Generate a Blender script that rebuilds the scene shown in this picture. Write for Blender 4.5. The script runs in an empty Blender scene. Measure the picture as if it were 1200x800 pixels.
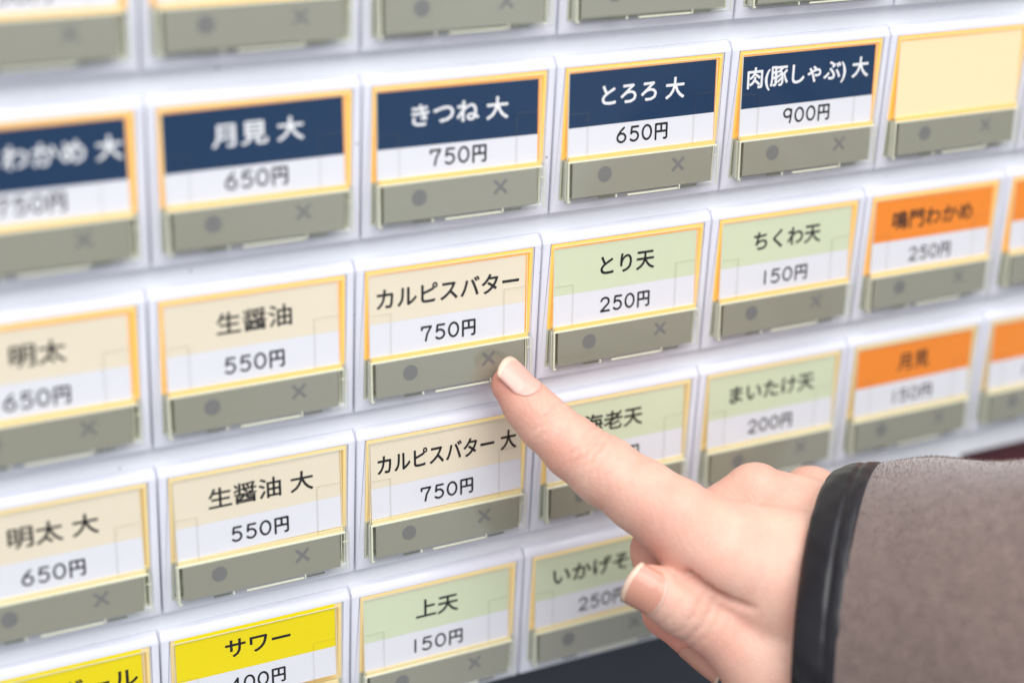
import bpy, bmesh, math, random, json
import numpy as np
from mathutils import Vector, Matrix

random.seed(7); rng = np.random.default_rng(7)
MM = 0.001
Z0 = 1.2                                   # height of the key panel above the ground
D = json.loads('''{"chains": {"index": [[61.07, -5.66, -55.2, 3.57], [63.09, -8.96, -58.31, 4.17], [65.07, -11.95, -60.87, 4.62], [68.25, -16.55, -64.07, 5.21], [71.98, -21.3, -66.95, 5.87], [76.66, -26.81, -70.31, 6.22], [80.59, -32.2, -73.01, 6.87], [85.24, -39.32, -77.13, 9.2]], "thumb": [[71.53, -38.08, -81.02, 3.52], [73.43, -39.61, -81.99, 4.18], [76.85, -41.92, -84.09, 4.85], [83.66, -45.78, -89.28, 5.62]], "middle": [[100.61, -27.95, -74.88, 5.91], [82.31, -24.82, -83.76, 4.63], [79.79, -33.38, -91.18, 4.26], [84.55, -42.41, -96.5, 3.77]], "ring": [[115.78, -25.27, -80.22, 6.11], [102.24, -21.68, -92.91, 4.53], [95.84, -29.59, -100.81, 3.81], [98.35, -37.61, -104.1, 3.45]], "little": [[128.71, -24.76, -89.86, 4.96], [116.85, -22.6, -103.57, 3.66], [109.47, -30.91, -108.36, 3.25]]}, "palm": [[[85.24, -39.32, -77.13, 9.2], [101.3, -45.73, -84.72, 14.32]], [[100.61, -27.95, -74.88, 6.06], [113.2, -38.82, -85.21, 14.34]], [[115.95, -25.29, -80.07, 6.11], [122.81, -37.38, -89.19, 14.01]], [[86.79, -42.73, -79.74, 6.5], [95.87, -45.78, -85.8, 12.58]], [[104.36, -38.6, -89.51, 14.72], [113.34, -46.4, -92.71, 21.63]], [[113.34, -46.4, -92.71, 21.63], [119.41, -64.16, -89.13, 22.25]], [[83.66, -45.78, -89.28, 5.62], [91.28, -51.93, -95.66, 9.2]], [[91.28, -51.93, -95.66, 9.2], [105.92, -55.1, -100.8, 13.3]]], "nails": [{"a": [62.936, -8.224, -57.767], "b": [61.178, -5.784, -55.329], "d": [0.1214, -0.6564, 0.7446], "half": 46, "ext": 4.4, "r0": 4.4, "rim": 2}, {"a": [74.119, -40.238, -82.484], "b": [71.36, -37.532, -81.112], "d": [-0.5907, -0.7514, 0.2941], "half": 58, "ext": 3.1, "r0": 4.8, "rim": 2}, {"a": [82.395, -38.194, -94.185], "b": [84.554, -42.412, -96.496], "d": [-0.9037, -0.29, -0.315], "half": 48, "ext": 3.4, "r0": 3.9, "rim": 1}], "fold": [[74.8, -45.47, -75.99], [76.34, -46.99, -77.35], [78.37, -48.84, -78.81], [80.46, -50.53, -79.87], [82.63, -52.0, -80.42], [84.85, -53.36, -80.69]], "fwd": [0.4418, 0.802, -0.402], "sleeve": {"a": [107.521, -44.346, -97.502], "ax": [0.6658, -0.7327, 0.1412]}, "cam": {"c": [-78.787, -259.064, 80.323], "right": [0.8843, -0.4648, 0.0445], "up": [0.1511, 0.3751, 0.9146], "fwd": [0.4418, 0.802, -0.402]}}''')             # measured skeleton of the hand, in millimetres of the machine front
S = bpy.context.scene
COL = S.collection

# ------------------------------------------------------------------ camera
cam = bpy.data.cameras.new('camera'); co = bpy.data.objects.new('camera', cam); COL.objects.link(co)
r_, u_, f_ = (Vector(D['cam'][k]) for k in ('right', 'up', 'fwd'))
m = Matrix((r_, u_, -f_)).transposed().to_4x4()
m.translation = Vector(D['cam']['c'])*MM + Vector((0, 0, Z0))
co.matrix_world = m
cam.sensor_width = 36; cam.lens = 63.11
cam.clip_start = 0.01; cam.clip_end = 50
cam.dof.use_dof = True; cam.dof.focus_distance = 0.322; cam.dof.aperture_fstop = 6.4
S.camera = co

# ------------------------------------------------------------------ world and lamps
w = bpy.data.worlds.new('World'); S.world = w; w.use_nodes = True
nt = w.node_tree; bg = nt.nodes['Background']
bg.inputs['Color'].default_value = (0.83, 0.88, 1.0, 1); bg.inputs['Strength'].default_value = 0.88
# noise added for varied reflections: broad pale and dull areas, darker low down
_n = nt.nodes; _l = nt.links; _tc = _n.new('ShaderNodeTexCoord'); _no = _n.new('ShaderNodeTexNoise'); _no.inputs['Scale'].default_value = 2.6; _no.inputs['Detail'].default_value = 2.5
_l.new(_tc.outputs['Generated'], _no.inputs['Vector']); _cr = _n.new('ShaderNodeValToRGB'); _l.new(_no.outputs['Fac'], _cr.inputs[0]); _sp = _n.new('ShaderNodeSeparateXYZ'); _l.new(_tc.outputs['Generated'], _sp.inputs[0]); _mr = _n.new('ShaderNodeMapRange'); _l.new(_sp.outputs['Z'], _mr.inputs[0])
_mr.inputs[1].default_value = -0.35; _mr.inputs[2].default_value = 0.35; _mr.inputs[3].default_value = 0.50; _mr.inputs[4].default_value = 1.12
_vm = _n.new('ShaderNodeVectorMath'); _vm.operation = 'SCALE'; _l.new(_cr.outputs[0], _vm.inputs[0]); _l.new(_mr.outputs[0], _vm.inputs['Scale']); _l.new(_vm.outputs[0], bg.inputs['Color'])
_cr.color_ramp.elements[0].position = 0.38; _cr.color_ramp.elements[0].color = (0.42, 0.41, 0.42, 1)
_cr.color_ramp.elements[1].position = 0.60; _cr.color_ramp.elements[1].color = (1.10, 1.17, 1.30, 1)
def area(name, loc, target, size, power, color):
    l = bpy.data.lights.new(name, 'AREA'); l.shape = 'RECTANGLE'; l.size, l.size_y = size
    l.energy = power; l.color = color
    o = bpy.data.objects.new(name, l); COL.objects.link(o)
    o.location = Vector(loc)+Vector((0, 0, Z0))
    o.rotation_euler = (Vector(target)-Vector(loc)).to_track_quat('-Z', 'Y').to_euler()
    return o
area('front_soft_lamp', (0.0, -0.75, 0.95), (0.06, 0, -0.04), (1.3, 0.8), 14.5, (1.0, 0.97, 0.95))  # soft lamp added above and in front; no known fixture
area('overhead_soft_lamp', (0.15, -0.12, 0.9), (0.07, 0, -0.04), (1.2, 0.5), 4.0, (1.0, 0.98, 0.97))  # overhead soft lamp added for light from above, not a known fixture
S.view_settings.view_transform = 'Standard'; S.view_settings.look = 'None'
S.view_settings.exposure = 0.08; S.view_settings.gamma = 1

# ------------------------------------------------------------------ helpers
def link(name, mesh, mats, parent=None, loc=(0, 0, 0)):
    o = bpy.data.objects.new(name, mesh); COL.objects.link(o)
    if not isinstance(mats, (list, tuple)): mats = [mats]
    if not mesh.materials:
        for mt in mats: mesh.materials.append(mt)
    o.parent = parent; o.location = loc
    return o
def empty(name, loc, label, cat, group=None):
    o = bpy.data.objects.new(name, None); COL.objects.link(o); o.location = loc
    o.empty_display_size = 0.01
    o['label'] = label; o['category'] = cat
    if group: o['group'] = group
    return o
def mesh_from(bm, name, smooth=False):
    bmesh.ops.recalc_face_normals(bm, faces=bm.faces)
    me = bpy.data.meshes.new(name); bm.to_mesh(me); bm.free()
    if smooth:
        for p in me.polygons: p.use_smooth = True
    return me
def box(bm, x0, x1, y0, y1, z0, z1, tilt=0.0, bev=0.0):
    """box in mm; tilt shears y with z (faces that lean out toward their foot)"""
    vs = []
    for x in (x0, x1):
        for y in (y0, y1):
            for z in (z0, z1):
                vs.append(bm.verts.new((x*MM, (y+tilt*z)*MM, z*MM)))
    F = [(0,1,3,2),(4,6,7,5),(0,4,5,1),(2,3,7,6),(0,2,6,4),(1,5,7,3)]
    fs = [bm.faces.new([vs[i] for i in f]) for f in F]
    if bev:
        bmesh.ops.recalc_face_normals(bm, faces=fs)
        es = list({e for f_ in fs for e in f_.edges})
        bmesh.ops.bevel(bm, geom=es, offset=bev*MM, segments=2, profile=0.5, affect='EDGES')
def boxmesh(name, *bs, tilt=0.0, bev=0.0):
    bm = bmesh.new()
    for b in bs: box(bm, *b, tilt=tilt, bev=bev)
    return mesh_from(bm, name)

# ------------------------------------------------------------------ materials
def mat(name, color, rough=0.5, spec=0.5, coat=0.0, emis=None, estr=0.0, noise=0.0, nscale=300, bump=0.0, bscale=900, metal=0.0, coat_rough=0.05):
    mt = bpy.data.materials.new(name); mt.use_nodes = True
    n = mt.node_tree.nodes; L = mt.node_tree.links; b = n['Principled BSDF']
    b.inputs['Base Color'].default_value = (*color, 1); b.inputs['Roughness'].default_value = rough
    b.inputs['Specular IOR Level'].default_value = spec; b.inputs['Coat Weight'].default_value = coat
    b.inputs['Coat Roughness'].default_value = coat_rough; b.inputs['Metallic'].default_value = metal
    if emis: b.inputs['Emission Color'].default_value = (*emis, 1); b.inputs['Emission Strength'].default_value = estr
    tc = n.new('ShaderNodeTexCoord')
    if noise:
        no = n.new('ShaderNodeTexNoise'); no.inputs['Scale'].default_value = nscale; no.inputs['Detail'].default_value = 5
        L.new(tc.outputs['Object'], no.inputs['Vector'])
        mr = n.new('ShaderNodeMapRange'); mr.inputs[3].default_value = 1-noise; mr.inputs[4].default_value = 1+noise*0.6
        L.new(no.outputs['Fac'], mr.inputs[0])
        mx = n.new('ShaderNodeVectorMath'); mx.operation = 'SCALE'; mx.inputs[0].default_value = color
        L.new(mr.outputs[0], mx.inputs['Scale']); L.new(mx.outputs[0], b.inputs['Base Color'])
    if bump:
        nb = n.new('ShaderNodeTexNoise'); nb.inputs['Scale'].default_value = bscale; nb.inputs['Detail'].default_value = 3
        L.new(tc.outputs['Object'], nb.inputs['Vector'])
        bp = n.new('ShaderNodeBump'); bp.inputs['Strength'].default_value = bump; bp.inputs['Distance'].default_value = 0.0001
        L.new(nb.outputs['Fac'], bp.inputs['Height']); L.new(bp.outputs[0], b.inputs['Normal'])
    return mt
M_bezel = mat('white_moulded_plastic', (0.75, 0.76, 0.83), 0.26, 0.5, noise=0.05, nscale=130, bump=0.06, bscale=2500)
M_rail = mat('white_painted_steel', (0.84, 0.86, 0.89), 0.36, 0.45, noise=0.04, nscale=70, bump=0.05, bscale=1500)
M_dark = mat('slate_panel', (0.028, 0.034, 0.046), 0.32, 0.5, noise=0.1, nscale=50)
M_maroon = mat('maroon_panel', (0.10, 0.012, 0.02), 0.4, 0.5, noise=0.1, nscale=50)
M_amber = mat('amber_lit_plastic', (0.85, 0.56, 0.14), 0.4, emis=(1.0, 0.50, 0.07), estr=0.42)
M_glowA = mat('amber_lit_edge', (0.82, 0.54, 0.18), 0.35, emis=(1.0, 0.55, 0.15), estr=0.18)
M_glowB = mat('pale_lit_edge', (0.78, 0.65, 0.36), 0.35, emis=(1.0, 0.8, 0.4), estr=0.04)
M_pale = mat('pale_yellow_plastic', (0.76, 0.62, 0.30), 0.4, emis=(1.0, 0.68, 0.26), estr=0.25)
M_well = mat('grey_green_well', (0.66, 0.68, 0.55), 0.4)
M_strip = mat('khaki_indicator', (0.30, 0.295, 0.235), 0.12, 0.6, coat=0.9, noise=0.03, nscale=90)
M_mark = mat('grey_indicator_mark', (0.19, 0.19, 0.185), 0.3)
M_rim = mat('bright_acrylic_edge', (0.78, 0.78, 0.62), 0.15, 0.6)  # opaque bars: bright edge lines of the acrylic put into the colour
M_pane = mat('pale_side_sheet', (0.62, 0.64, 0.52), 0.3)  # pale colour stands in for light in a shaded gap
M_rimd = mat('acrylic_edge_dark', (0.13, 0.14, 0.10), 0.3)
M_card = mat('white_card', (0.78, 0.78, 0.84), 0.45, 0.3, noise=0.02, nscale=200)
M_blank = mat('backlit_blank_card', (0.80, 0.66, 0.42), 0.45, emis=(1.0, 0.72, 0.38), estr=0.20)
BAND = {'navy': mat('navy_print', (0.003, 0.032, 0.095), 0.45, 0.3, noise=0.06, nscale=200),
        'cream': mat('cream_print', (0.82, 0.73, 0.58), 0.45, 0.3, noise=0.02, nscale=200),
        'green': mat('pale_green_print', (0.66, 0.72, 0.52), 0.45, 0.3, noise=0.02, nscale=200),
        'orange': mat('orange_print', (0.92, 0.27, 0.025), 0.45, 0.3, noise=0.03, nscale=200),
        'yellow': mat('yellow_print', (0.86, 0.70, 0.0), 0.45, 0.3, noise=0.03, nscale=200)}
def specks(mt, scale, thr, dark):          # stray dust and small knocks, each with its own place
    n = mt.node_tree.nodes; L = mt.node_tree.links; b = n['Principled BSDF']; src = b.inputs['Base Color'].links[0].from_socket
    ge = n.new('ShaderNodeNewGeometry'); vo = n.new('ShaderNodeTexVoronoi'); vo.inputs['Scale'].default_value = scale; L.new(ge.outputs['Position'], vo.inputs['Vector'])
    sc = n.new('ShaderNodeSeparateColor'); L.new(vo.outputs['Color'], sc.inputs[0])
    m1 = n.new('ShaderNodeMath'); m1.operation = 'GREATER_THAN'; L.new(sc.outputs[0], m1.inputs[0]); m1.inputs[1].default_value = thr
    m2 = n.new('ShaderNodeMapRange'); L.new(vo.outputs['Distance'], m2.inputs[0]); m2.inputs[1].default_value = 0.05; m2.inputs[2].default_value = 0.14; m2.inputs[3].default_value = 1; m2.inputs[4].default_value = 0
    m3 = n.new('ShaderNodeMath'); m3.operation = 'MULTIPLY'; L.new(m1.outputs[0], m3.inputs[0]); L.new(m2.outputs[0], m3.inputs[1])
    mx = n.new('ShaderNodeMix'); mx.data_type = 'RGBA'; L.new(m3.outputs[0], mx.inputs['Factor']); L.new(src, mx.inputs['A']); mx.inputs['B'].default_value = (*dark, 1)
    L.new(mx.outputs['Result'], b.inputs['Base Color'])
specks(M_bezel, 420, 0.955, (0.36, 0.34, 0.33)); specks(M_rail, 380, 0.955, (0.38, 0.36, 0.35))
M_ink = mat('black_ink', (0.012, 0.012, 0.014), 0.5, 0.2)
M_white_ink = mat('white_ink', (0.82, 0.82, 0.85), 0.5, 0.2)
def glass(name, tint, refl=1.0, rough=0.03):
    mt = bpy.data.materials.new(name); mt.use_nodes = True; n = mt.node_tree.nodes; L = mt.node_tree.links
    n.remove(n['Principled BSDF'])
    t = n.new('ShaderNodeBsdfTransparent'); t.inputs[0].default_value = (*tint, 1)
    g = n.new('ShaderNodeBsdfGlossy'); g.inputs['Roughness'].default_value = rough; g.inputs[0].default_value = (refl, refl, refl, 1)
    fr = n.new('ShaderNodeFresnel'); ge = n.new('ShaderNodeNewGeometry')      # same reflectance for both sides of a thin wall
    io = n.new('ShaderNodeMapRange'); io.inputs[3].default_value = 1.45; io.inputs[4].default_value = 1/1.45
    L.new(ge.outputs['Backfacing'], io.inputs[0]); L.new(io.outputs[0], fr.inputs[0])
    mx = n.new('ShaderNodeMixShader')
    L.new(fr.outputs[0], mx.inputs[0]); L.new(t.outputs[0], mx.inputs[1]); L.new(g.outputs[0], mx.inputs[2])
    L.new(mx.outputs[0], n['Material Output'].inputs[0])
    return mt
M_glass = glass('clear_acrylic', (0.985, 0.99, 0.975), 0.8)
M_ribg = glass('clear_acrylic_rib', (0.97, 0.97, 0.955))

# ------------------------------------------------------------------ machine front
PX, PY, WW, WH = 36.0, 32.045, 32.25, 23.9
OFF = {-1: -0.4, 0: 0.0, 1: -0.89, 2: -0.36, 3: -1.06}
machine = empty('ticket_machine', (0, 0, Z0), 'white ticket vending machine front carrying rows of push buttons above a dark slate panel', 'vending machine')
link('front_panel', boxmesh('front_panel', (-95, 290, 2.2, 60, -96.5, 75)), M_rail, machine)
link('front_panel', boxmesh('front_panel_low', (-95, 179, 2.21, 60, -122.6, -96.5)), M_rail, machine)
link('lower_panel', boxmesh('lower_panel', (-95, 178.9, 5.5, 60, -300, -122.6)), M_dark, machine)
link('side_panel', boxmesh('side_panel', (179.1, 290, 9, 60, -300, -96.6)), M_maroon, machine)

def bezel_mesh():
    x0, x1, zt, zb, dep = -1.72, 33.92, 1.95, -26.05, 2.35
    bm = bmesh.new()
    def ring(a, b, c, d, y): return [bm.verts.new((x*MM, y*MM, z*MM)) for x, z in ((a, c), (b, c), (b, d), (a, d))]
    of, ob = ring(x0, x1, zb, zt, 0), ring(x0, x1, zb, zt, dep)
    nf, nb = ring(0, WW, -WH, 0, 0), ring(0, WW, -WH, 0, dep)
    for i in range(4):
        j = (i+1) % 4
        bm.faces.new((of[i], of[j], nf[j], nf[i])); bm.faces.new((ob[j], ob[i], nb[i], nb[j]))
        bm.faces.new((of[j], of[i], ob[i], ob[j])); bm.faces.new((nf[i], nf[j], nb[j], nb[i]))
    bmesh.ops.recalc_face_normals(bm, faces=bm.faces)
    def E(a, b): return [e for e in bm.edges if {e.verts[0], e.verts[1]} == {a, b}]
    bmesh.ops.bevel(bm, geom=E(of[2], of[3]), offset=1.75*MM, segments=10, profile=0.5, affect='EDGES')
    # small rounding of the other front edges and of the curved side edges
    sel = []
    for e in bm.edges:
        if len(e.link_faces) == 2 and e.calc_face_angle(0) > 1.2:
            mid = (e.verts[0].co+e.verts[1].co)/2
            if mid.y < 1.8*MM: sel.append(e)
    bmesh.ops.bevel(bm, geom=sel, offset=0.28*MM, segments=3, profile=0.5, affect='EDGES')
    me = mesh_from(bm, 'bezel', True)
    me.set_sharp_from_angle(angle=math.radians(50))
    return me
ME_bezel = bezel_mesh()

# ------------------------------------------------------------------ lettering
def text_mesh(s, u0, u1, vc, em, bold=0.012):
    cu = bpy.data.curves.new('lettering', 'FONT'); cu.body = s; cu.size = em*1.0
    cu.resolution_u = 3
    o = bpy.data.objects.new('tmp', cu); COL.objects.link(o)
    dg = bpy.context.evaluated_depsgraph_get(); me = bpy.data.meshes.new_from_object(o.evaluated_get(dg))
    bpy.data.objects.remove(o); bpy.data.curves.remove(cu)
    n = len(me.vertices); a = np.zeros(n*3, np.float32); me.vertices.foreach_get('co', a); a = a.reshape(-1, 3)
    lo, hi = a.min(0), a.max(0)
    x = u0+(a[:, 0]-lo[0])/(hi[0]-lo[0])*(u1-u0)
    z = -vc+(a[:, 1]-(lo[1]+hi[1])/2)
    return me, x, z
TILT = 0.075
def finish_text(me, x, z, y, mt, name, bold=0.055):
    """press the outlines a little fatter: five copies a hair apart, in one lettering mesh"""
    n = len(me.vertices); nl = len(me.loops); npol = len(me.polygons)
    li = np.zeros(nl, np.int32); me.loops.foreach_get('vertex_index', li)
    ls = np.zeros(npol, np.int32); me.polygons.foreach_get('loop_start', ls)
    lt = np.zeros(npol, np.int32); me.polygons.foreach_get('loop_total', lt)
    flip = me.polygons[0].normal.z > 0
    V, LI, LS = [], [], []
    for k, (dx, dz) in enumerate(((0, 0), (1, 0), (-1, 0), (0, 1), (0, -1), (.7, .7), (-.7, .7), (.7, -.7), (-.7, -.7))):
        zz = z+dz*bold
        V.append(np.stack([x+dx*bold, y-0.0012*k+TILT*zz, zz], 1)); LI.append(li+n*k); LS.append(ls+nl*k)
    V = np.concatenate(V).astype(np.float32)*MM; N_ = 9
    m2 = bpy.data.meshes.new(name); m2.vertices.add(n*N_); m2.vertices.foreach_set('co', V.ravel())
    m2.loops.add(nl*N_); m2.loops.foreach_set('vertex_index', np.concatenate(LI)); m2.polygons.add(npol*N_)
    m2.polygons.foreach_set('loop_start', np.concatenate(LS)); m2.update(calc_edges=True)
    bpy.data.meshes.remove(me); m2.materials.append(mt)
    if m2.polygons[0].normal.y > 0: m2.flip_normals()
    return m2
# prices are set in a round single-weight hand: strokes in a 10 x 14 box
def arc(cx, cy, rx, ry, a0, a1, n=14):
    return [(cx+rx*math.cos(math.radians(a0+(a1-a0)*i/n)), cy+ry*math.sin(math.radians(a0+(a1-a0)*i/n))) for i in range(n+1)]
GL = {
 '0': (10, [arc(5, 7, 4.3, 6.4, 0, 360, 26)]),
 '1': (6, [[(3, 13.2), (3, 0.6)]]),
 '2': (10, [arc(4.9, 9.6, 3.9, 3.8, 165, -35, 14)+[(1.0, 0.6), (9.2, 0.6)]]),
 '4': (10, [[(7.2, 0.5), (7.2, 13.3), (0.6, 4.0), (9.8, 4.0)]]),
 '5': (10, [[(8.8, 13.3), (2.6, 13.3), (1.9, 7.4)]+arc(4.7, 4.7, 4.2, 4.2, 128, -140, 18)]),
 '6': (10, [[(7.4, 13.4), (4.2, 10.6), (1.6, 6.9)]+arc(5, 4.4, 4.0, 3.9, 150, -210, 24)]),
 '7': (10, [[(0.8, 10.8), (0.8, 13.2), (9.2, 13.2), (5.6, 6.5), (4.4, 0.5)]]),
 '9': (10, [arc(4.8, 9.6, 3.9, 3.8, 0, 360, 24), [(8.7, 12.6), (8.6, 7.0), (7.6, 0.5)]]),
 '円': (13.5, [[(1.2, -0.6), (1.2, 13.2), (12.2, 13.2), (12.2, 0.6), (11.2, -0.4), (9.6, -0.2)], [(1.2, 6.4), (12.2, 6.4)], [(6.7, 13.2), (6.7, 6.4)]]),
}
def price_mesh(sx, u0, u1, vc, h):
    gap = 2.6; W = sum(GL[c][0] for c in sx)+gap*(len(sx)-1); k = (u1-u0)/W; kz = h/14.0; wd = 0.205
    bm = bmesh.new(); x = 0; layer = 0
    def P_(p): return (u0+(x+p[0])*k, -vc+(p[1]-7)*kz)
    for c in sx:
        for st in GL[c][1]:
            pts = [P_(p) for p in st]
            for i, p in enumerate(pts):
                layer += 1; y = FY+0.378-0.0004*(layer % 40)
                vs = [bm.verts.new(((p[0]+wd*math.cos(a*math.pi/6))*MM, (y+TILT*(p[1]+wd*math.sin(a*math.pi/6)))*MM, (p[1]+wd*math.sin(a*math.pi/6))*MM)) for a in range(12)]
                bm.faces.new(vs)
                if i:
                    q = pts[i-1]; d = Vector((p[0]-q[0], p[1]-q[1]))
                    if d.length < 1e-6: continue
                    n_ = Vector((-d.y, d.x)).normalized()*wd; layer += 1; y = FY+0.378-0.0004*(layer % 40)
                    cs = [(q[0]+n_.x, q[1]+n_.y), (p[0]+n_.x, p[1]+n_.y), (p[0]-n_.x, p[1]-n_.y), (q[0]-n_.x, q[1]-n_.y)]
                    bm.faces.new([bm.verts.new((a*MM, (y+TILT*b)*MM, b*MM)) for a, b in cs])
        x += GL[c][0]+gap
    me = bpy.data.meshes.new('price_lettering'); bm.to_mesh(me); bm.free(); me.materials.append(M_ink)
    return me

# ------------------------------------------------------------------ shared button meshes
FY = -0.30                                  # front face of the clear cap at its upper edge
def frame_mesh(name, x0, x1, z0, z1, t, yf, yb):     # lining of the well: floor and four walls
    return boxmesh(name, (x0, x0+t, yf, yb, z0, z1), (x1-t, x1, yf, yb, z0, z1), (x0+t, x1-t, yf, yb, z1-t, z1),
                   (x0+t, x1-t, yf, yb, z0, z0+t), (x0+t, x1-t, yb-t, yb, z0+t, z1-t))
ME_tray = frame_mesh('light_tray', 0.06, WW-0.06, -16.3, -0.06, 0.5, 0.15, 2.15)
ME_well = frame_mesh('indicator_well', 0.06, WW-0.06, -WH+0.06, -16.35, 0.3, 0.2, 2.15)
ME_card = boxmesh('label_card', (0.62, 30.75, FY+0.40, FY+0.55, -15.6, -0.95), tilt=TILT)
def band_mesh(h): return boxmesh('colour_band', (0.63, 30.74, FY+0.385, FY+0.398, -h, -0.96), tilt=TILT)
ME_band = {'navy': band_mesh(10.5), 'cream': band_mesh(9.6), 'green': band_mesh(9.7), 'orange': band_mesh(9.4), 'yellow': band_mesh(9.7)}
ME_cap = boxmesh('clear_cap', (0.22, WW-0.22, FY, 1.2, -16.1, -0.25), tilt=TILT, bev=0.12)
ME_block = boxmesh('cap_block', (0.10, WW-0.15, FY-0.470, 1.0, -WH+0.12, -16.15), tilt=TILT, bev=0.12)
ME_strip = boxmesh('indicator_strip', (1.25, 30.25, FY-0.300, FY+0.2, -WH+1.05, -16.55), tilt=TILT)
ME_led = boxmesh('cap_ledge', (0.35, 31.3, FY-0.340, FY+0.15, -16.50, -16.26), tilt=TILT)
ME_glow = boxmesh('lit_edge', (0.7, 31.1, FY+0.05, FY+0.6, -16.2, -15.6), tilt=TILT)
ME_side = boxmesh('cap_edge', (0.30, 0.52, FY-0.420, FY-0.170, -WH+0.5, -16.4), (0.30, 0.95, FY-0.270, FY-0.120, -WH+0.3, -WH+0.6), (0.24, 0.40, 0.1, 0.3, -WH+0.5, -16.3), tilt=TILT)
ME_side2 = boxmesh('cap_edge_right', (30.55, 30.66, FY-0.2, FY-0.08, -WH+0.7, -16.6), (31.45, 31.58, FY-0.380, FY-0.220, -WH+0.5, -16.5), (30.95, 31.9, FY-0.120, FY--0.080, -18.35, -18.2), tilt=TILT)
ME_pane = boxmesh('side_pane', (0.58, 0.66, FY-0.30, 1.6, -WH+0.45, -16.45), tilt=TILT)  # sheet added to cover the shaded gap left of the block
ME_tab = boxmesh('bottom_tab', (12.6, 23.2, FY-0.420, FY-0.170, -WH+0.36, -WH+0.62), (10.1, 10.35, FY-0.420, FY-0.220, -WH+0.3, -WH+0.85), (23.4, 23.6, FY-0.420, FY-0.220, -WH+0.3, -WH+1.1), tilt=TILT)
ME_tabd = boxmesh('bottom_slot', (6.6, 9.8, FY-0.380, FY-0.310, -WH+0.5, -WH+0.86), (23.8, 27.2, FY-0.380, FY-0.310, -WH+0.5, -WH+0.8), tilt=TILT)
ME_rimT = boxmesh('cap_rim', (0.35, 31.6, FY+0.02, FY+0.14, -0.52, -0.40), (0.30, 0.42, FY+0.02, FY+0.14, -16.1, -0.5), (30.95, 31.07, FY+0.3, FY+0.42, -16.1, -0.9), tilt=TILT)
ME_rib = boxmesh('guide_rib', (4.35, 4.5, FY+0.05, FY+0.36, -15.9, -8.0), (0.6, 4.4, FY+0.05, FY+0.36, -8.0, -7.88), tilt=TILT)
ME_rib2 = boxmesh('guide_rib_right', (26.3, 26.45, FY+0.05, FY+0.36, -15.9, -6.8), (26.4, 30.7, FY+0.05, FY+0.36, -6.8, -6.68), tilt=TILT)
def dot_mesh():
    bm = bmesh.new(); n = 28; y = FY-0.320
    vs = [bm.verts.new(((7.8+1.42*math.cos(2*math.pi*i/n))*MM, (y+TILT*(-19.1+1.42*math.sin(2*math.pi*i/n)))*MM, (-19.1+1.42*math.sin(2*math.pi*i/n))*MM)) for i in range(n)]
    f = bm.faces.new(vs); r = bmesh.ops.extrude_face_region(bm, geom=[f])
    for v in r['geom']:
        if isinstance(v, bmesh.types.BMVert): v.co.y += 0.018*MM
    return mesh_from(bm, 'round_mark')
def cross_mesh():
    bm = bmesh.new()
    def bar(p, q, wd, y):
        d = Vector((q[0]-p[0], q[1]-p[1])).normalized(); nn = Vector((-d.y, d.x))*wd/2
        c = [Vector(p)+nn, Vector(q)+nn, Vector(q)-nn, Vector(p)-nn]
        a = [bm.verts.new((k.x*MM, (y+TILT*k.y)*MM, k.y*MM)) for k in c]
        b = [bm.verts.new((k.x*MM, (y+0.018+TILT*k.y)*MM, k.y*MM)) for k in c]
        bm.faces.new(a); bm.faces.new(b[::-1])
        for i in range(4): bm.faces.new((a[i], a[(i+1) % 4], b[(i+1) % 4], b[i]))
    cx, cz, r = 23.1, -18.95, 1.18
    bar((cx-r, cz-r), (cx+r, cz+r), 0.58, FY-0.320); bar((cx-r, cz+r), (cx+r, cz-r), 0.58, FY-0.324)
    return mesh_from(bm, 'cross_mark')
ME_dot, ME_cross = dot_mesh(), cross_mesh()

N = None
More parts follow.
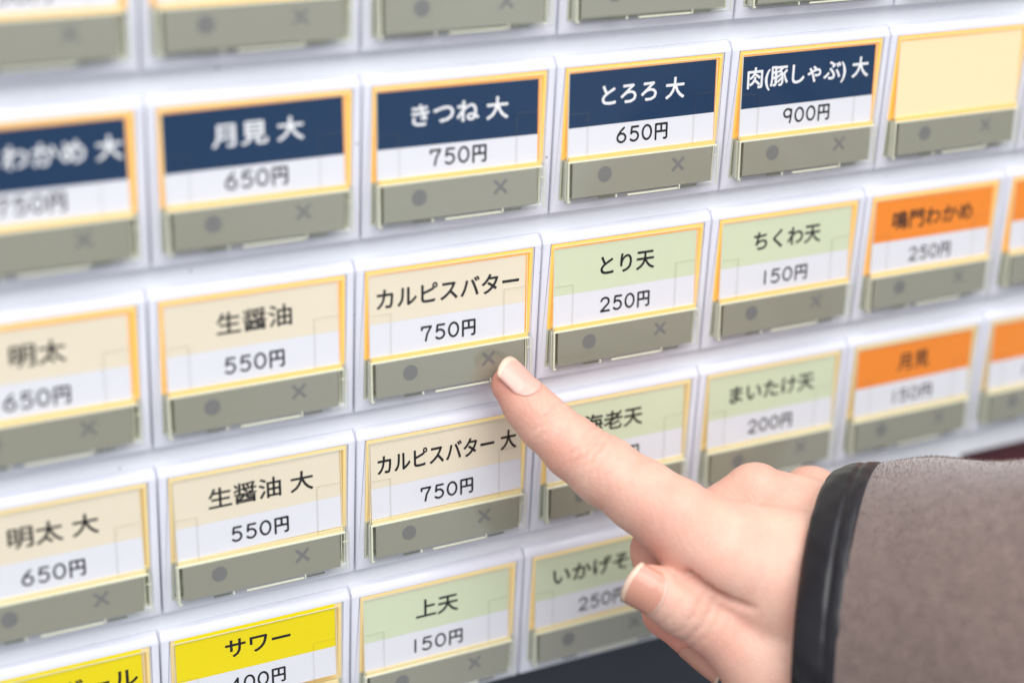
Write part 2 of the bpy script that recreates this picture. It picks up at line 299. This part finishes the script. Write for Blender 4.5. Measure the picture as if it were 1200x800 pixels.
# row, col, band colour, menu text, its left and right end (mm), price, label
B = [
 (-1,-1,'navy',N,0,0,'750円','navy and white button cut off at the top left corner of the photo'),
 (-1,0,'navy',N,0,0,'650円','top row button above the navy 月見 大 button, mostly cut off by the upper edge'),
 (-1,1,'navy',N,0,0,'650円','top row button above the navy きつね 大 button, only its grey strip showing'),
 (-1,2,'navy',N,0,0,'650円','top row button above the navy とろろ 大 button, a sliver of grey strip showing'),
 (-1,3,'navy',N,0,0,'650円','top row button above the navy 肉(豚しゃぶ) 大 button, a thin sliver at the upper edge'),
 (-1,4,'navy',N,0,0,'650円','top row button above the blank peach button, barely in the frame'),
 (0,5,'blank',N,0,0,N,'blank lit button cut by the right edge, next to the peach blank one'),
 (0,-1,'navy','わかめ 大',11.9,30.1,'750円','navy button reading わかめ 大 750円 at the left edge, second row from the top'),
 (0,0,'navy','月見 大',8.6,23.8,'650円','navy button reading 月見 大 650円, left of the one reading きつね 大, strongly blurred'),
 (0,1,'navy','きつね 大',7.0,24.9,'750円','navy button reading きつね 大 750円 right above the cream button the finger touches'),
 (0,2,'navy','とろろ 大',7.2,24.1,'650円','navy button reading とろろ 大 650円 with the pale green 250円 button straight below it'),
 (0,3,'navy','肉(豚しゃぶ) 大',1.9,29.3,'900円','navy button reading 肉(豚しゃぶ) 大, the only one priced 900円, beside the blank button'),
 (0,4,'blank',N,0,0,N,'blank button with a plain glowing peach label and no print'),
 (1,-1,'cream','明太',11.9,20.6,'650円','cream button reading 明太 650円 at the left edge, upper of two, blurred'),
 (1,0,'cream','生醤油',9.4,22.4,'550円','cream button reading 生醤油 550円 without 大, left of the button being pressed'),
 (1,1,'cream','カルピスバター',2.0,29.4,'750円','cream labelled button reading カルピスバター 750円 touched by the fingertip'),
 (1,2,'green','とり天',10.2,21.6,'250円','pale green button reading とり天 250円 just right of the cream button being pressed'),
 (1,3,'green','ちくわ天',8.0,23.5,'150円','pale green button reading ちくわ天 150円, left of the upper orange button'),
 (1,4,'orange','鳴門わかめ',5.4,25.8,'250円','orange labelled button reading 鳴門わかめ 250円'),
 (1,5,'orange',N,0,0,'150円','orange button cut by the right edge, beside the 鳴門わかめ button'),
 (2,-1,'cream','明太 大',8.8,23.6,'650円','cream button reading 明太 大 650円 at the left edge, lower of two, above the yellow one'),
 (2,0,'cream','生醤油 大',6.7,25.7,'550円','cream button reading 生醤油 大 550円 right above the yellow 400円 button'),
 (2,1,'cream','カルピスバター 大',2.0,29.8,'750円','cream labelled button reading カルピスバター 大 just below the pointing finger'),
 (2,2,'green','海老天',8.6,21.4,'250円','pale green button reading 海老天 half hidden behind the index finger'),
 (2,3,'green','まいたけ天',5.5,25.8,'200円','pale green button reading まいたけ天 200円 above the knuckles'),
 (2,4,'orange','月見',11.4,19.4,'150円','orange labelled button reading 月見 150円 above the sleeve cuff'),
 (2,5,'orange',N,0,0,'150円','orange button cut by the right edge, beside the orange 月見 button'),
 (3,-1,'yellow','ハイボール',6.6,29.9,'400円','yellow button reading ハイボール in the bottom left corner, cut by both edges'),
 (3,0,'yellow','サワー',9.8,22.0,'400円','yellow labelled button reading サワー 400円'),
 (3,1,'green','上天',11.2,19.9,'150円','pale green button reading 上天 150円 in the bottom row'),
 (3,2,'green','いかげそ天',4.6,26.6,'250円','pale green button reading いかげそ天 250円 behind the thumb tip'),
]
price_cache = {}
for r, c, band, name, u0, u1, price, label in B:
    loc = ((PX*c+OFF[r])*MM, 0, Z0-PY*r*MM)
    link('bezel', ME_bezel, M_bezel, machine, (loc[0], 0, loc[2]-Z0))
    t = empty('push_button', loc, label, 'button', 'push buttons on the ticket machine')
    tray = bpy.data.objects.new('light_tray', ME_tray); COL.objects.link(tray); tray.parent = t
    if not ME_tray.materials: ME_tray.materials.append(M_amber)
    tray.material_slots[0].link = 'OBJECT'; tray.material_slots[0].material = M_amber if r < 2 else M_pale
    link('indicator_well', ME_well, M_well, t)
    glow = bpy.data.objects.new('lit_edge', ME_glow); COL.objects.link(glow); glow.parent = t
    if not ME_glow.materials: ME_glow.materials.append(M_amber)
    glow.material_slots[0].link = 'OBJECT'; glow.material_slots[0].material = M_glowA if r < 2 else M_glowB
    card = bpy.data.objects.new('label_card', ME_card); COL.objects.link(card); card.parent = t
    if not ME_card.materials: ME_card.materials.append(M_card)
    card.material_slots[0].link = 'OBJECT'; card.material_slots[0].material = M_blank if band == 'blank' else M_card
    card.location = (random.uniform(-.12, .12)*MM, 0, (1.3 if band == 'yellow' else random.uniform(-.06, .08))*MM)
    card.rotation_euler.y = math.radians(random.gauss(0, 0.32))
    if band != 'blank': link('colour_band', ME_band[band], BAND[band], card)
    if name:
        em = 4.05
        me, x, z = text_mesh(name, u0, u1, 6.0 if name[0] == 'ハ' else 5.3, em, 0.016 if band != 'navy' else 0.02)
        link('menu_lettering', finish_text(me, x, z, FY+0.378, M_white_ink if band == 'navy' else M_ink, 'menu_lettering', 0.095 if band == 'navy' else (0.068 if '醤' in name else 0.085)), [], card)
    if price:
        if price not in price_cache:
            price_cache[price] = price_mesh(price, 10.3, 21.0, 12.7, 2.75)
        link('price_lettering', price_cache[price], [], card)
    cap = link('clear_cap', ME_cap, M_glass, t)
    link('cap_rim', ME_rimT, M_rim, cap)
    if band != 'blank': link('guide_rib', ME_rib, M_ribg, cap); link('guide_rib', ME_rib2, M_ribg, cap)
    blk = link('cap_block', ME_block, M_glass, t)
    link('cap_ledge', ME_led, M_amber if False else M_rim, blk); link('cap_edge', ME_side, M_rim, blk); link('cap_edge', ME_side2, M_rim, blk)
    link('side_pane', ME_pane, M_pane, blk)
    link('bottom_tab', ME_tab, M_rim, blk); link('bottom_slot', ME_tabd, M_rimd, blk)
    st = link('indicator_strip', ME_strip, M_strip, t)
    link('round_mark', ME_dot, M_mark, st); link('cross_mark', ME_cross, M_mark, st)

# ------------------------------------------------------------------ hand: one continuous surface grown from its bones
def seg(p, a, b):
    A = np.array(a[:3], np.float32); Bv = np.array(b[:3], np.float32)-A; l2 = float(Bv@Bv)
    q = p-A; h = np.clip((q@Bv)/l2, 0, 1)
    return np.sqrt(((q-h[..., None]*Bv)**2).sum(-1))-(a[3]+(b[3]-a[3])*h), h
def smin(a, b, k):
    h = np.clip(0.5+0.5*(b-a)/k, 0, 1); return b+(a-b)*h-k*h*(1-h)
def hand_sdf(p):
    pal = None
    for i, (a, b) in enumerate(D['palm']):
        d, _ = seg(p, a, b); pal = d if pal is None else smin(pal, d, 4.0 if i < len(D['palm'])-2 else 1.6)
    def chain(n, k=1.5):
        o = None; c = D['chains'][n]
        for i in range(len(c)-1):
            d, _ = seg(p, c[i], c[i+1]); o = d if o is None else smin(o, d, k)
        return o
    d = smin(pal, chain('index', 2.0), 2.5)
    for n, k in (('middle', 0.7), ('ring', 0.7), ('little', 0.7), ('thumb', 0.5)):
        d = smin(d, chain(n, 2.0 if n == 'thumb' else 1.4), k)
    return d
def surface_nets(lo, hi, h):
    ax = [np.arange(lo[i], hi[i]+h, h, dtype=np.float32) for i in range(3)]
    V = np.empty([len(a) for a in ax], np.float32)
    for i0 in range(0, len(ax[0]), 24):
        g = np.stack(np.meshgrid(ax[0][i0:i0+24], ax[1], ax[2], indexing='ij'), -1)
        V[i0:i0+24] = hand_sdf(g)
    ins = V < 0
    cnt = np.zeros([s-1 for s in V.shape], np.int8); acc = np.zeros([s-1 for s in V.shape]+[3], np.float32); ne = np.zeros(cnt.shape, np.float32)
    def sl(o): return tuple(slice(o[i], V.shape[i]-1+o[i]) for i in range(3))
    cs = [(i, j, k) for i in (0, 1) for j in (0, 1) for k in (0, 1)]
    for o in cs:
        for a in range(3):
            if o[a] == 0:
                o2 = list(o); o2[a] = 1; A, Bq = V[sl(o)], V[sl(o2)]
                x = (A < 0) != (Bq < 0); t = np.where(x, A/np.where(x, A-Bq, 1), 0)
                ne += x
                for q in range(3): acc[..., q] += np.where(x, (t if q == a else o[q]), 0)
    act = ne > 0; idx = -np.ones(cnt.shape, np.int64); idx[act] = np.arange(act.sum())
    pos = acc[act]/ne[act][:, None]+np.argwhere(act)
    verts = pos*h+np.array(lo)
    faces = []
    for a in range(3):
        b, c = (a+1) % 3, (a+2) % 3
        s0 = [slice(None)]*3; s1 = [slice(None)]*3; s0[a] = slice(0, -1); s1[a] = slice(1, None)
        x = ins[tuple(s0)] != ins[tuple(s1)]
        w_ = np.argwhere(x); w_ = w_[(w_[:, b] > 0) & (w_[:, c] > 0) & (w_[:, b] < V.shape[b]-1) & (w_[:, c] < V.shape[c]-1)]
        fl = ins[tuple(s0)][tuple(w_.T)]
        def g(db, dc):
            q = w_.copy(); q[:, b] -= db; q[:, c] -= dc; return idx[tuple(q.T)]
        f = np.stack([g(1, 1), g(0, 1), g(0, 0), g(1, 0)], 1)
        f[~fl] = f[~fl][:, ::-1]; faces.append(f)
    return verts, np.concatenate(faces)
allp = np.array([q for c in D['chains'].values() for q in c]+[q for pr in D['palm'] for q in pr])
lo = (allp[:, :3]-allp[:, 3:]).min(0)-2; hi = (allp[:, :3]+allp[:, 3:]).max(0)+2
HV, HF = surface_nets(lo, hi, 0.5)

def project(v, it=2):                      # sharpen vertices onto the exact surface
    v = v.astype(np.float32)
    for _ in range(it):
        e = 0.15; d = hand_sdf(v)
        g = np.stack([hand_sdf(v+np.eye(3, dtype=np.float32)[i]*e)-d for i in range(3)], 1)/e
        g /= np.linalg.norm(g, axis=1, keepdims=True)+1e-6
        v = v-g*d[:, None]
    return v, g
HV, HG = project(HV)
# skin creases at the joints of the index finger and the thumb, knuckle folds
ch = D['chains']
def P3(n, i, t=0.0):
    a = np.array(ch[n][i][:3]); b = np.array(ch[n][i+1][:3]); return a+(b-a)*t, (b-a)/np.linalg.norm(b-a), ch[n][i][3]
fwd = np.array(D['fwd'])
disp = np.zeros(len(HV))
def crease(n, i, t, depth, width, wav=0.5, bend=0.0):
    c, ax, r = P3(n, i, t); q = HV-c; s = q@ax
    rad = np.linalg.norm(q-s[:, None]*ax, axis=1); near = (rad < r*1.7)*(np.clip(HG@np.array(D['nails'][0 if n == 'index' else 1]['d'])*1.8-0.15, 0, 1) if n != 'none' else 1)
    s = s+wav*0.35*np.sin(1.9*HV[:, 0]+1.1*HV[:, 2]+i)+bend*(rad/r)**2
    global disp
    disp -= near*depth*np.exp(-(s/width)**2)
for t_, dp in ((-0.1, 0.10), (0.12, 0.32), (0.38, 0.42), (0.62, 0.36), (0.9, 0.22)): crease('index', 3, t_, dp, 0.34, bend=0.5*(t_-0.4))
for t_, dp in ((0.2, 0.10), (0.6, 0.07)): crease('index', 4, t_, dp, 0.5)
for t_, dp in ((0.02, 0.40), (0.28, 0.16), (0.55, 0.16)): crease('index', 2, t_, dp, 0.30, bend=0.3)
for t_, dp in ((-0.25, 0.12), (0.05, 0.18), (0.3, 0.26), (0.5, 0.14)): crease('thumb', 2, t_, dp, 0.40)
# faint tendons and skin folds over the back of the hand
disp += 0.10*np.sin(0.55*HV[:, 0]+0.8*HV[:, 2]+1.5*np.sin(0.2*HV[:, 0]))*np.clip((HV[:, 0]-108)/10, 0, 1)
# the fold between the ball of the thumb and the palm edge
gl = np.array(D['fold']); fr_ = HV-fwd*((HV-gl[0])@fwd)[:, None]; gp = gl-fwd*((gl-gl[0])@fwd)[:, None]
best = np.full(len(HV), 1e9); tt = np.zeros(len(HV))
for i in range(len(gp)-1):
    a_, b_ = gp[i], gp[i+1]-gp[i]; h_ = np.clip(((fr_-a_)@b_)/(b_@b_), 0, 1); d_ = np.linalg.norm(fr_-a_-h_[:, None]*b_, axis=1)
    cl = d_ < best; best[cl] = d_[cl]; tt[cl] = (i+h_[cl])/(len(gp)-1)
facing = np.clip(-(HG@fwd)*1.5, 0, 1)
disp -= facing*np.clip((1.0-tt)*2.2, 0, 1)*(2.2*np.exp(-(best/0.62)**2)+0.6*np.exp(-(best/2.0)**2))
HV = HV+HG*disp[:, None]
me = bpy.data.meshes.new('hand')
me.vertices.add(len(HV)); me.vertices.foreach_set('co', (HV*MM).astype(np.float32).ravel())
me.loops.add(len(HF)*4); me.loops.foreach_set('vertex_index', HF.astype(np.int32).ravel())
me.polygons.add(len(HF)); me.polygons.foreach_set('loop_start', np.arange(len(HF), dtype=np.int32)*4)
me.polygons.foreach_set('use_smooth', np.ones(len(HF), bool)); me.update(calc_edges=True)
# redder skin over the finger pads and knuckles
def blob(n, i, rad, t=0.0):
    c = P3(n, min(i, len(ch[n])-2), t if i < len(ch[n])-1 else 1.0)[0]
    return np.exp(-((HV-c)**2).sum(1)/rad**2)
red = 0.9*blob('index', 0, 7)+0.7*blob('index', 3, 6)+0.5*blob('index', 6, 9)+0.45*blob('middle', 0, 8)+0.35*blob('ring', 0, 7)\
    + 0.35*blob('thumb', 0, 6)+0.6*blob('middle', 3, 12)+0.5*blob('middle', 1, 8)+0.9*blob('middle', 2, 7)+0.0*blob('thumb', 3, 9)
at = me.attributes.new('redness', 'FLOAT', 'POINT'); at.data.foreach_set('value', np.clip(red, 0, 1).astype(np.float32))

def skin_mat():
    mt = bpy.data.materials.new('skin'); mt.use_nodes = True; n = mt.node_tree.nodes; L = mt.node_tree.links; b = n['Principled BSDF']
    a = n.new('ShaderNodeAttribute'); a.attribute_name = 'redness'
    tc = n.new('ShaderNodeTexCoord')
    no = n.new('ShaderNodeTexNoise'); no.inputs['Scale'].default_value = 140; no.inputs['Detail'].default_value = 4
    L.new(tc.outputs['Object'], no.inputs['Vector'])
    no2 = n.new('ShaderNodeTexNoise'); no2.inputs['Scale'].default_value = 900; no2.inputs['Detail'].default_value = 3
    L.new(tc.outputs['Object'], no2.inputs['Vector'])
    ad = n.new('ShaderNodeMath'); ad.operation = 'MULTIPLY_ADD'; L.new(no.outputs['Fac'], ad.inputs[0]); ad.inputs[1].default_value = 1.1
    sb = n.new('ShaderNodeMath'); sb.operation = 'SUBTRACT'; L.new(a.outputs['Fac'], sb.inputs[0]); sb.inputs[1].default_value = 0.47
    L.new(sb.outputs[0], ad.inputs[2])
    mx = n.new('ShaderNodeMix'); mx.data_type = 'RGBA'; mx.clamp_factor = True
    mx.inputs['A'].default_value = (0.72, 0.45, 0.345, 1); mx.inputs['B'].default_value = (0.68, 0.26, 0.19, 1)
    L.new(ad.outputs[0], mx.inputs['Factor'])
    mr = n.new('ShaderNodeMapRange'); mr.inputs[3].default_value = 0.93; mr.inputs[4].default_value = 1.05; L.new(no2.outputs['Fac'], mr.inputs[0])
    vm = n.new('ShaderNodeVectorMath'); vm.operation = 'SCALE'; L.new(mx.outputs['Result'], vm.inputs[0]); L.new(mr.outputs[0], vm.inputs['Scale'])
    L.new(vm.outputs[0], b.inputs['Base Color'])
    b.inputs['Roughness'].default_value = 0.48; b.inputs['Specular IOR Level'].default_value = 0.4
    b.inputs['Subsurface Weight'].default_value = 0.2; b.inputs['Subsurface Scale'].default_value = 0.0012
    b.inputs['Subsurface Radius'].default_value = (1.0, 0.35, 0.2)
    vo = n.new('ShaderNodeTexVoronoi'); vo.inputs['Scale'].default_value = 1700; L.new(tc.outputs['Object'], vo.inputs['Vector'])
    # fine folds: a warped, stretched wave on top of the pore cells
    wv = n.new('ShaderNodeTexWave'); wv.inputs['Scale'].default_value = 260; wv.inputs['Distortion'].default_value = 9; wv.inputs['Detail'].default_value = 3; wv.bands_direction = 'X'
    L.new(tc.outputs['Object'], wv.inputs['Vector'])
    su = n.new('ShaderNodeMath'); su.operation = 'MULTIPLY_ADD'; L.new(wv.outputs['Fac'], su.inputs[0]); su.inputs[1].default_value = 0.32; L.new(vo.outputs['Distance'], su.inputs[2])
    bp = n.new('ShaderNodeBump'); bp.inputs['Strength'].default_value = 0.45; bp.inputs['Distance'].default_value = 0.0001
    L.new(su.outputs[0], bp.inputs['Height']); L.new(bp.outputs[0], b.inputs['Normal'])
    return mt
M_skin = skin_mat()
M_nail = mat('fingernail', (0.71, 0.39, 0.32), 0.2, 0.5, bump=0.12, bscale=600)
M_nail_shade = mat('shaded_rosy_fingernail', (0.56, 0.27, 0.19), 0.22, 0.5, bump=0.12, bscale=600)  # rosy nail darkened: shade on the thumb is put into the colour
M_cutic = mat('pale_cuticle', (0.70, 0.48, 0.39), 0.5, 0.3)
M_tipn = mat('nail_free_edge', (0.70, 0.50, 0.38), 0.3, 0.4)
person = empty('person', (0, 0, Z0), 'right hand in taupe fleece sleeve with black cuff, index finger pressing a cream button', 'person')
hand = link('hand', me, M_skin, person)

def nail_mesh(nd):
    a, b, d = (np.array(nd[k]) for k in ('a', 'b', 'd')); ax = b-a; L_ = np.linalg.norm(ax); ax /= L_
    sd = np.cross(ax, d); ns, na = 16, 15
    bm = bmesh.new(); G = []
    for i in range(ns+1):
        s = i/ns; row = []
        for j in range(na+1):
            q = (j/na)*2-1
            th = math.radians(nd['half'])*q*(1-0.25*max(0, 0.25-s)/0.25*abs(q))
            send = L_+nd['ext']*math.sqrt(max(0, 1-(0.85*q)**2*0.75))      # rounded free edge
            sst = 1.1*(q*q)                                                   # rounded root
            ss = sst+(send-sst)*s
            dirv = d*math.cos(th)+sd*math.sin(th)
            body = min(ss, L_*0.62)                                             # the bed follows the finger, the rest runs straight on
            p = a+ax*body+dirv*nd['r0']
            for _ in range(5): p = p-dirv*float(hand_sdf(p[None].astype(np.float32))[0])
            p = p+dirv*0.16+ax*(ss-body)-d*0.035*max(0, ss-body)**1.6
            row.append(bm.verts.new(p*MM))
        G.append(row)
    for i in range(ns):
        for j in range(na):
            f = bm.faces.new((G[i][j], G[i][j+1], G[i+1][j+1], G[i+1][j])); f.material_index = 1 if i >= ns-nd['rim'] else (2 if i == 0 and nd is D['nails'][1] else 0)
    bmesh.ops.recalc_face_normals(bm, faces=bm.faces)
    if sum(f.normal.dot(Vector(d)) for f in bm.faces) < 0: bmesh.ops.reverse_faces(bm, faces=bm.faces)
    bmesh.ops.solidify(bm, geom=list(bm.faces), thickness=0.22*MM)
    return mesh_from(bm, 'fingernail', True)
for i, nd in enumerate(D['nails']):
    link('fingernail', nail_mesh(nd), [M_nail if i == 0 else M_nail_shade, M_tipn, M_cutic], hand)

# ------------------------------------------------------------------ sleeve
sa = np.array(D['sleeve']['a']); sx = np.array(D['sleeve']['ax']); sx /= np.linalg.norm(sx)
e1 = np.cross(sx, (0, 0, 1.0)); e1 /= np.linalg.norm(e1); e2 = np.cross(e1, sx)
def sleeve_r(s, th):
    r = 30.6+6.3*(1-math.exp(-max(s, 0)/20))+0.02*s
    return r+0.55*math.sin(2*th+0.05*s)+min(1, max(s-6, 0)/14)*(0.9*math.sin(2*th+0.22*s+0.6)+0.8*math.sin(3*th-0.09*s+1)+0.9*math.sin(th*1.0+0.13*s)*math.sin(0.06*s+th))
def tube(profile, nth, rf=None):
    bm = bmesh.new(); rows = []
    for s, off in profile:
        row = []
        for j in range(nth):
            th = 2*math.pi*j/nth; r = (rf or sleeve_r)(s, th)+off
            row.append(bm.verts.new((sa+sx*s+(e1*math.cos(th)+e2*math.sin(th))*r)*MM))
        rows.append(row)
    for i in range(len(rows)-1):
        for j in range(nth):
            k = (j+1) % nth; bm.faces.new((rows[i][j], rows[i][k], rows[i+1][k], rows[i+1][j]))
    return mesh_from(bm, 'tube', True)
M_sleeve = mat('taupe_fleece', (0.175, 0.128, 0.112), 0.95, 0.1, noise=0.35, nscale=420, bump=1.0, bscale=700)
M_sleeve.node_tree.nodes['Principled BSDF'].inputs['Sheen Weight'].default_value = 0.6
M_fib = mat('taupe_fibre', (0.235, 0.172, 0.150), 0.9, 0.1, noise=0.4, nscale=110)
M_fib.node_tree.nodes['Principled BSDF'].inputs['Sheen Weight'].default_value = 0.5
_n2 = M_fib.node_tree; _b = _n2.nodes['Principled BSDF']; _t = _n2.nodes.new('ShaderNodeBsdfTranslucent'); _t.inputs[0].default_value = (0.36, 0.27, 0.24, 1)
_m = _n2.nodes.new('ShaderNodeMixShader'); _m.inputs[0].default_value = 0.5; _n2.links.new(_b.outputs[0], _m.inputs[1]); _n2.links.new(_t.outputs[0], _m.inputs[2])
_n2.links.new(_m.outputs[0], _n2.nodes['Material Output'].inputs[0])
M_cuff = mat('black_leatherette', (0.006, 0.005, 0.008), 0.36, 0.4, bump=0.6, bscale=350)
sl = link('sleeve', tube([(s, 0) for s in np.linspace(7.6, 190, 120)]+[(190, -3), (7.6, -3), (7.6, 0)], 160), M_sleeve, person)
prof = []
for i in range(25):
    t = i/24; prof.append((8.3*t, 0.2+0.85*math.sin(math.pi*t)**0.5-0.4*math.exp(-((t-0.68)/0.06)**2)))
prof += [(8.3, -1.6), (0.2, -1.6), (0, 0.2)]
link('cuff_trim', tube(prof, 160, lambda s, th: 30.4+6.3*(1-math.exp(-max(s, 0)/20))+0.5*math.sin(2*th)+0.10*math.sin(23*th+2*math.sin(5*th))*math.sin(0.8*s+3*th)+0.07*math.sin(41*th+s)), M_cuff, sl)
nf = 130000
s_ = rng.uniform(8.3, 120, nf); th_ = rng.uniform(0, 2*math.pi, nf)
rr = 30.6+6.3*(1-np.exp(-s_/20))+0.02*s_+0.55*np.sin(2*th_+0.05*s_)+np.clip((s_-6)/14, 0, 1)*(0.9*np.sin(2*th_+0.22*s_+0.6)+0.8*np.sin(3*th_-0.09*s_+1)+0.9*np.sin(th_+0.13*s_)*np.sin(0.06*s_+th_))
nrm = e1[None]*np.cos(th_)[:, None]+e2[None]*np.sin(th_)[:, None]; tan = -e1[None]*np.sin(th_)[:, None]+e2[None]*np.cos(th_)[:, None]
base = sa+sx*s_[:, None]+nrm*(rr-0.1)[:, None]
swirl = np.sin(0.25*s_+3*th_)+0.8*np.sin(9*th_-0.11*s_)
dr = nrm*0.55+sx*(0.6*np.cos(swirl)+rng.normal(0, .35, nf))[:, None]+tan*(0.6*np.sin(swirl)+rng.normal(0, .35, nf))[:, None]
dr /= np.linalg.norm(dr, axis=1, keepdims=True)
ln = rng.uniform(0.45, 1.0, nf)[:, None]; sdv = np.cross(dr, nrm); sdv /= np.linalg.norm(sdv, axis=1, keepdims=True)+1e-9
fv = np.stack([base-sdv*0.05, base+sdv*0.05, base+dr*ln], 1).reshape(-1, 3)*MM
fm = bpy.data.meshes.new('fleece_pile'); fm.vertices.add(nf*3); fm.vertices.foreach_set('co', fv.astype(np.float32).ravel())
fm.loops.add(nf*3); fm.loops.foreach_set('vertex_index', np.arange(nf*3, dtype=np.int32)); fm.polygons.add(nf)
fm.polygons.foreach_set('loop_start', np.arange(nf, dtype=np.int32)*3); fm.update(calc_edges=True)
fo = link('fleece_pile', fm, M_fib, sl); fo['kind'] = 'stuff'
bpy.context.view_layer.update()
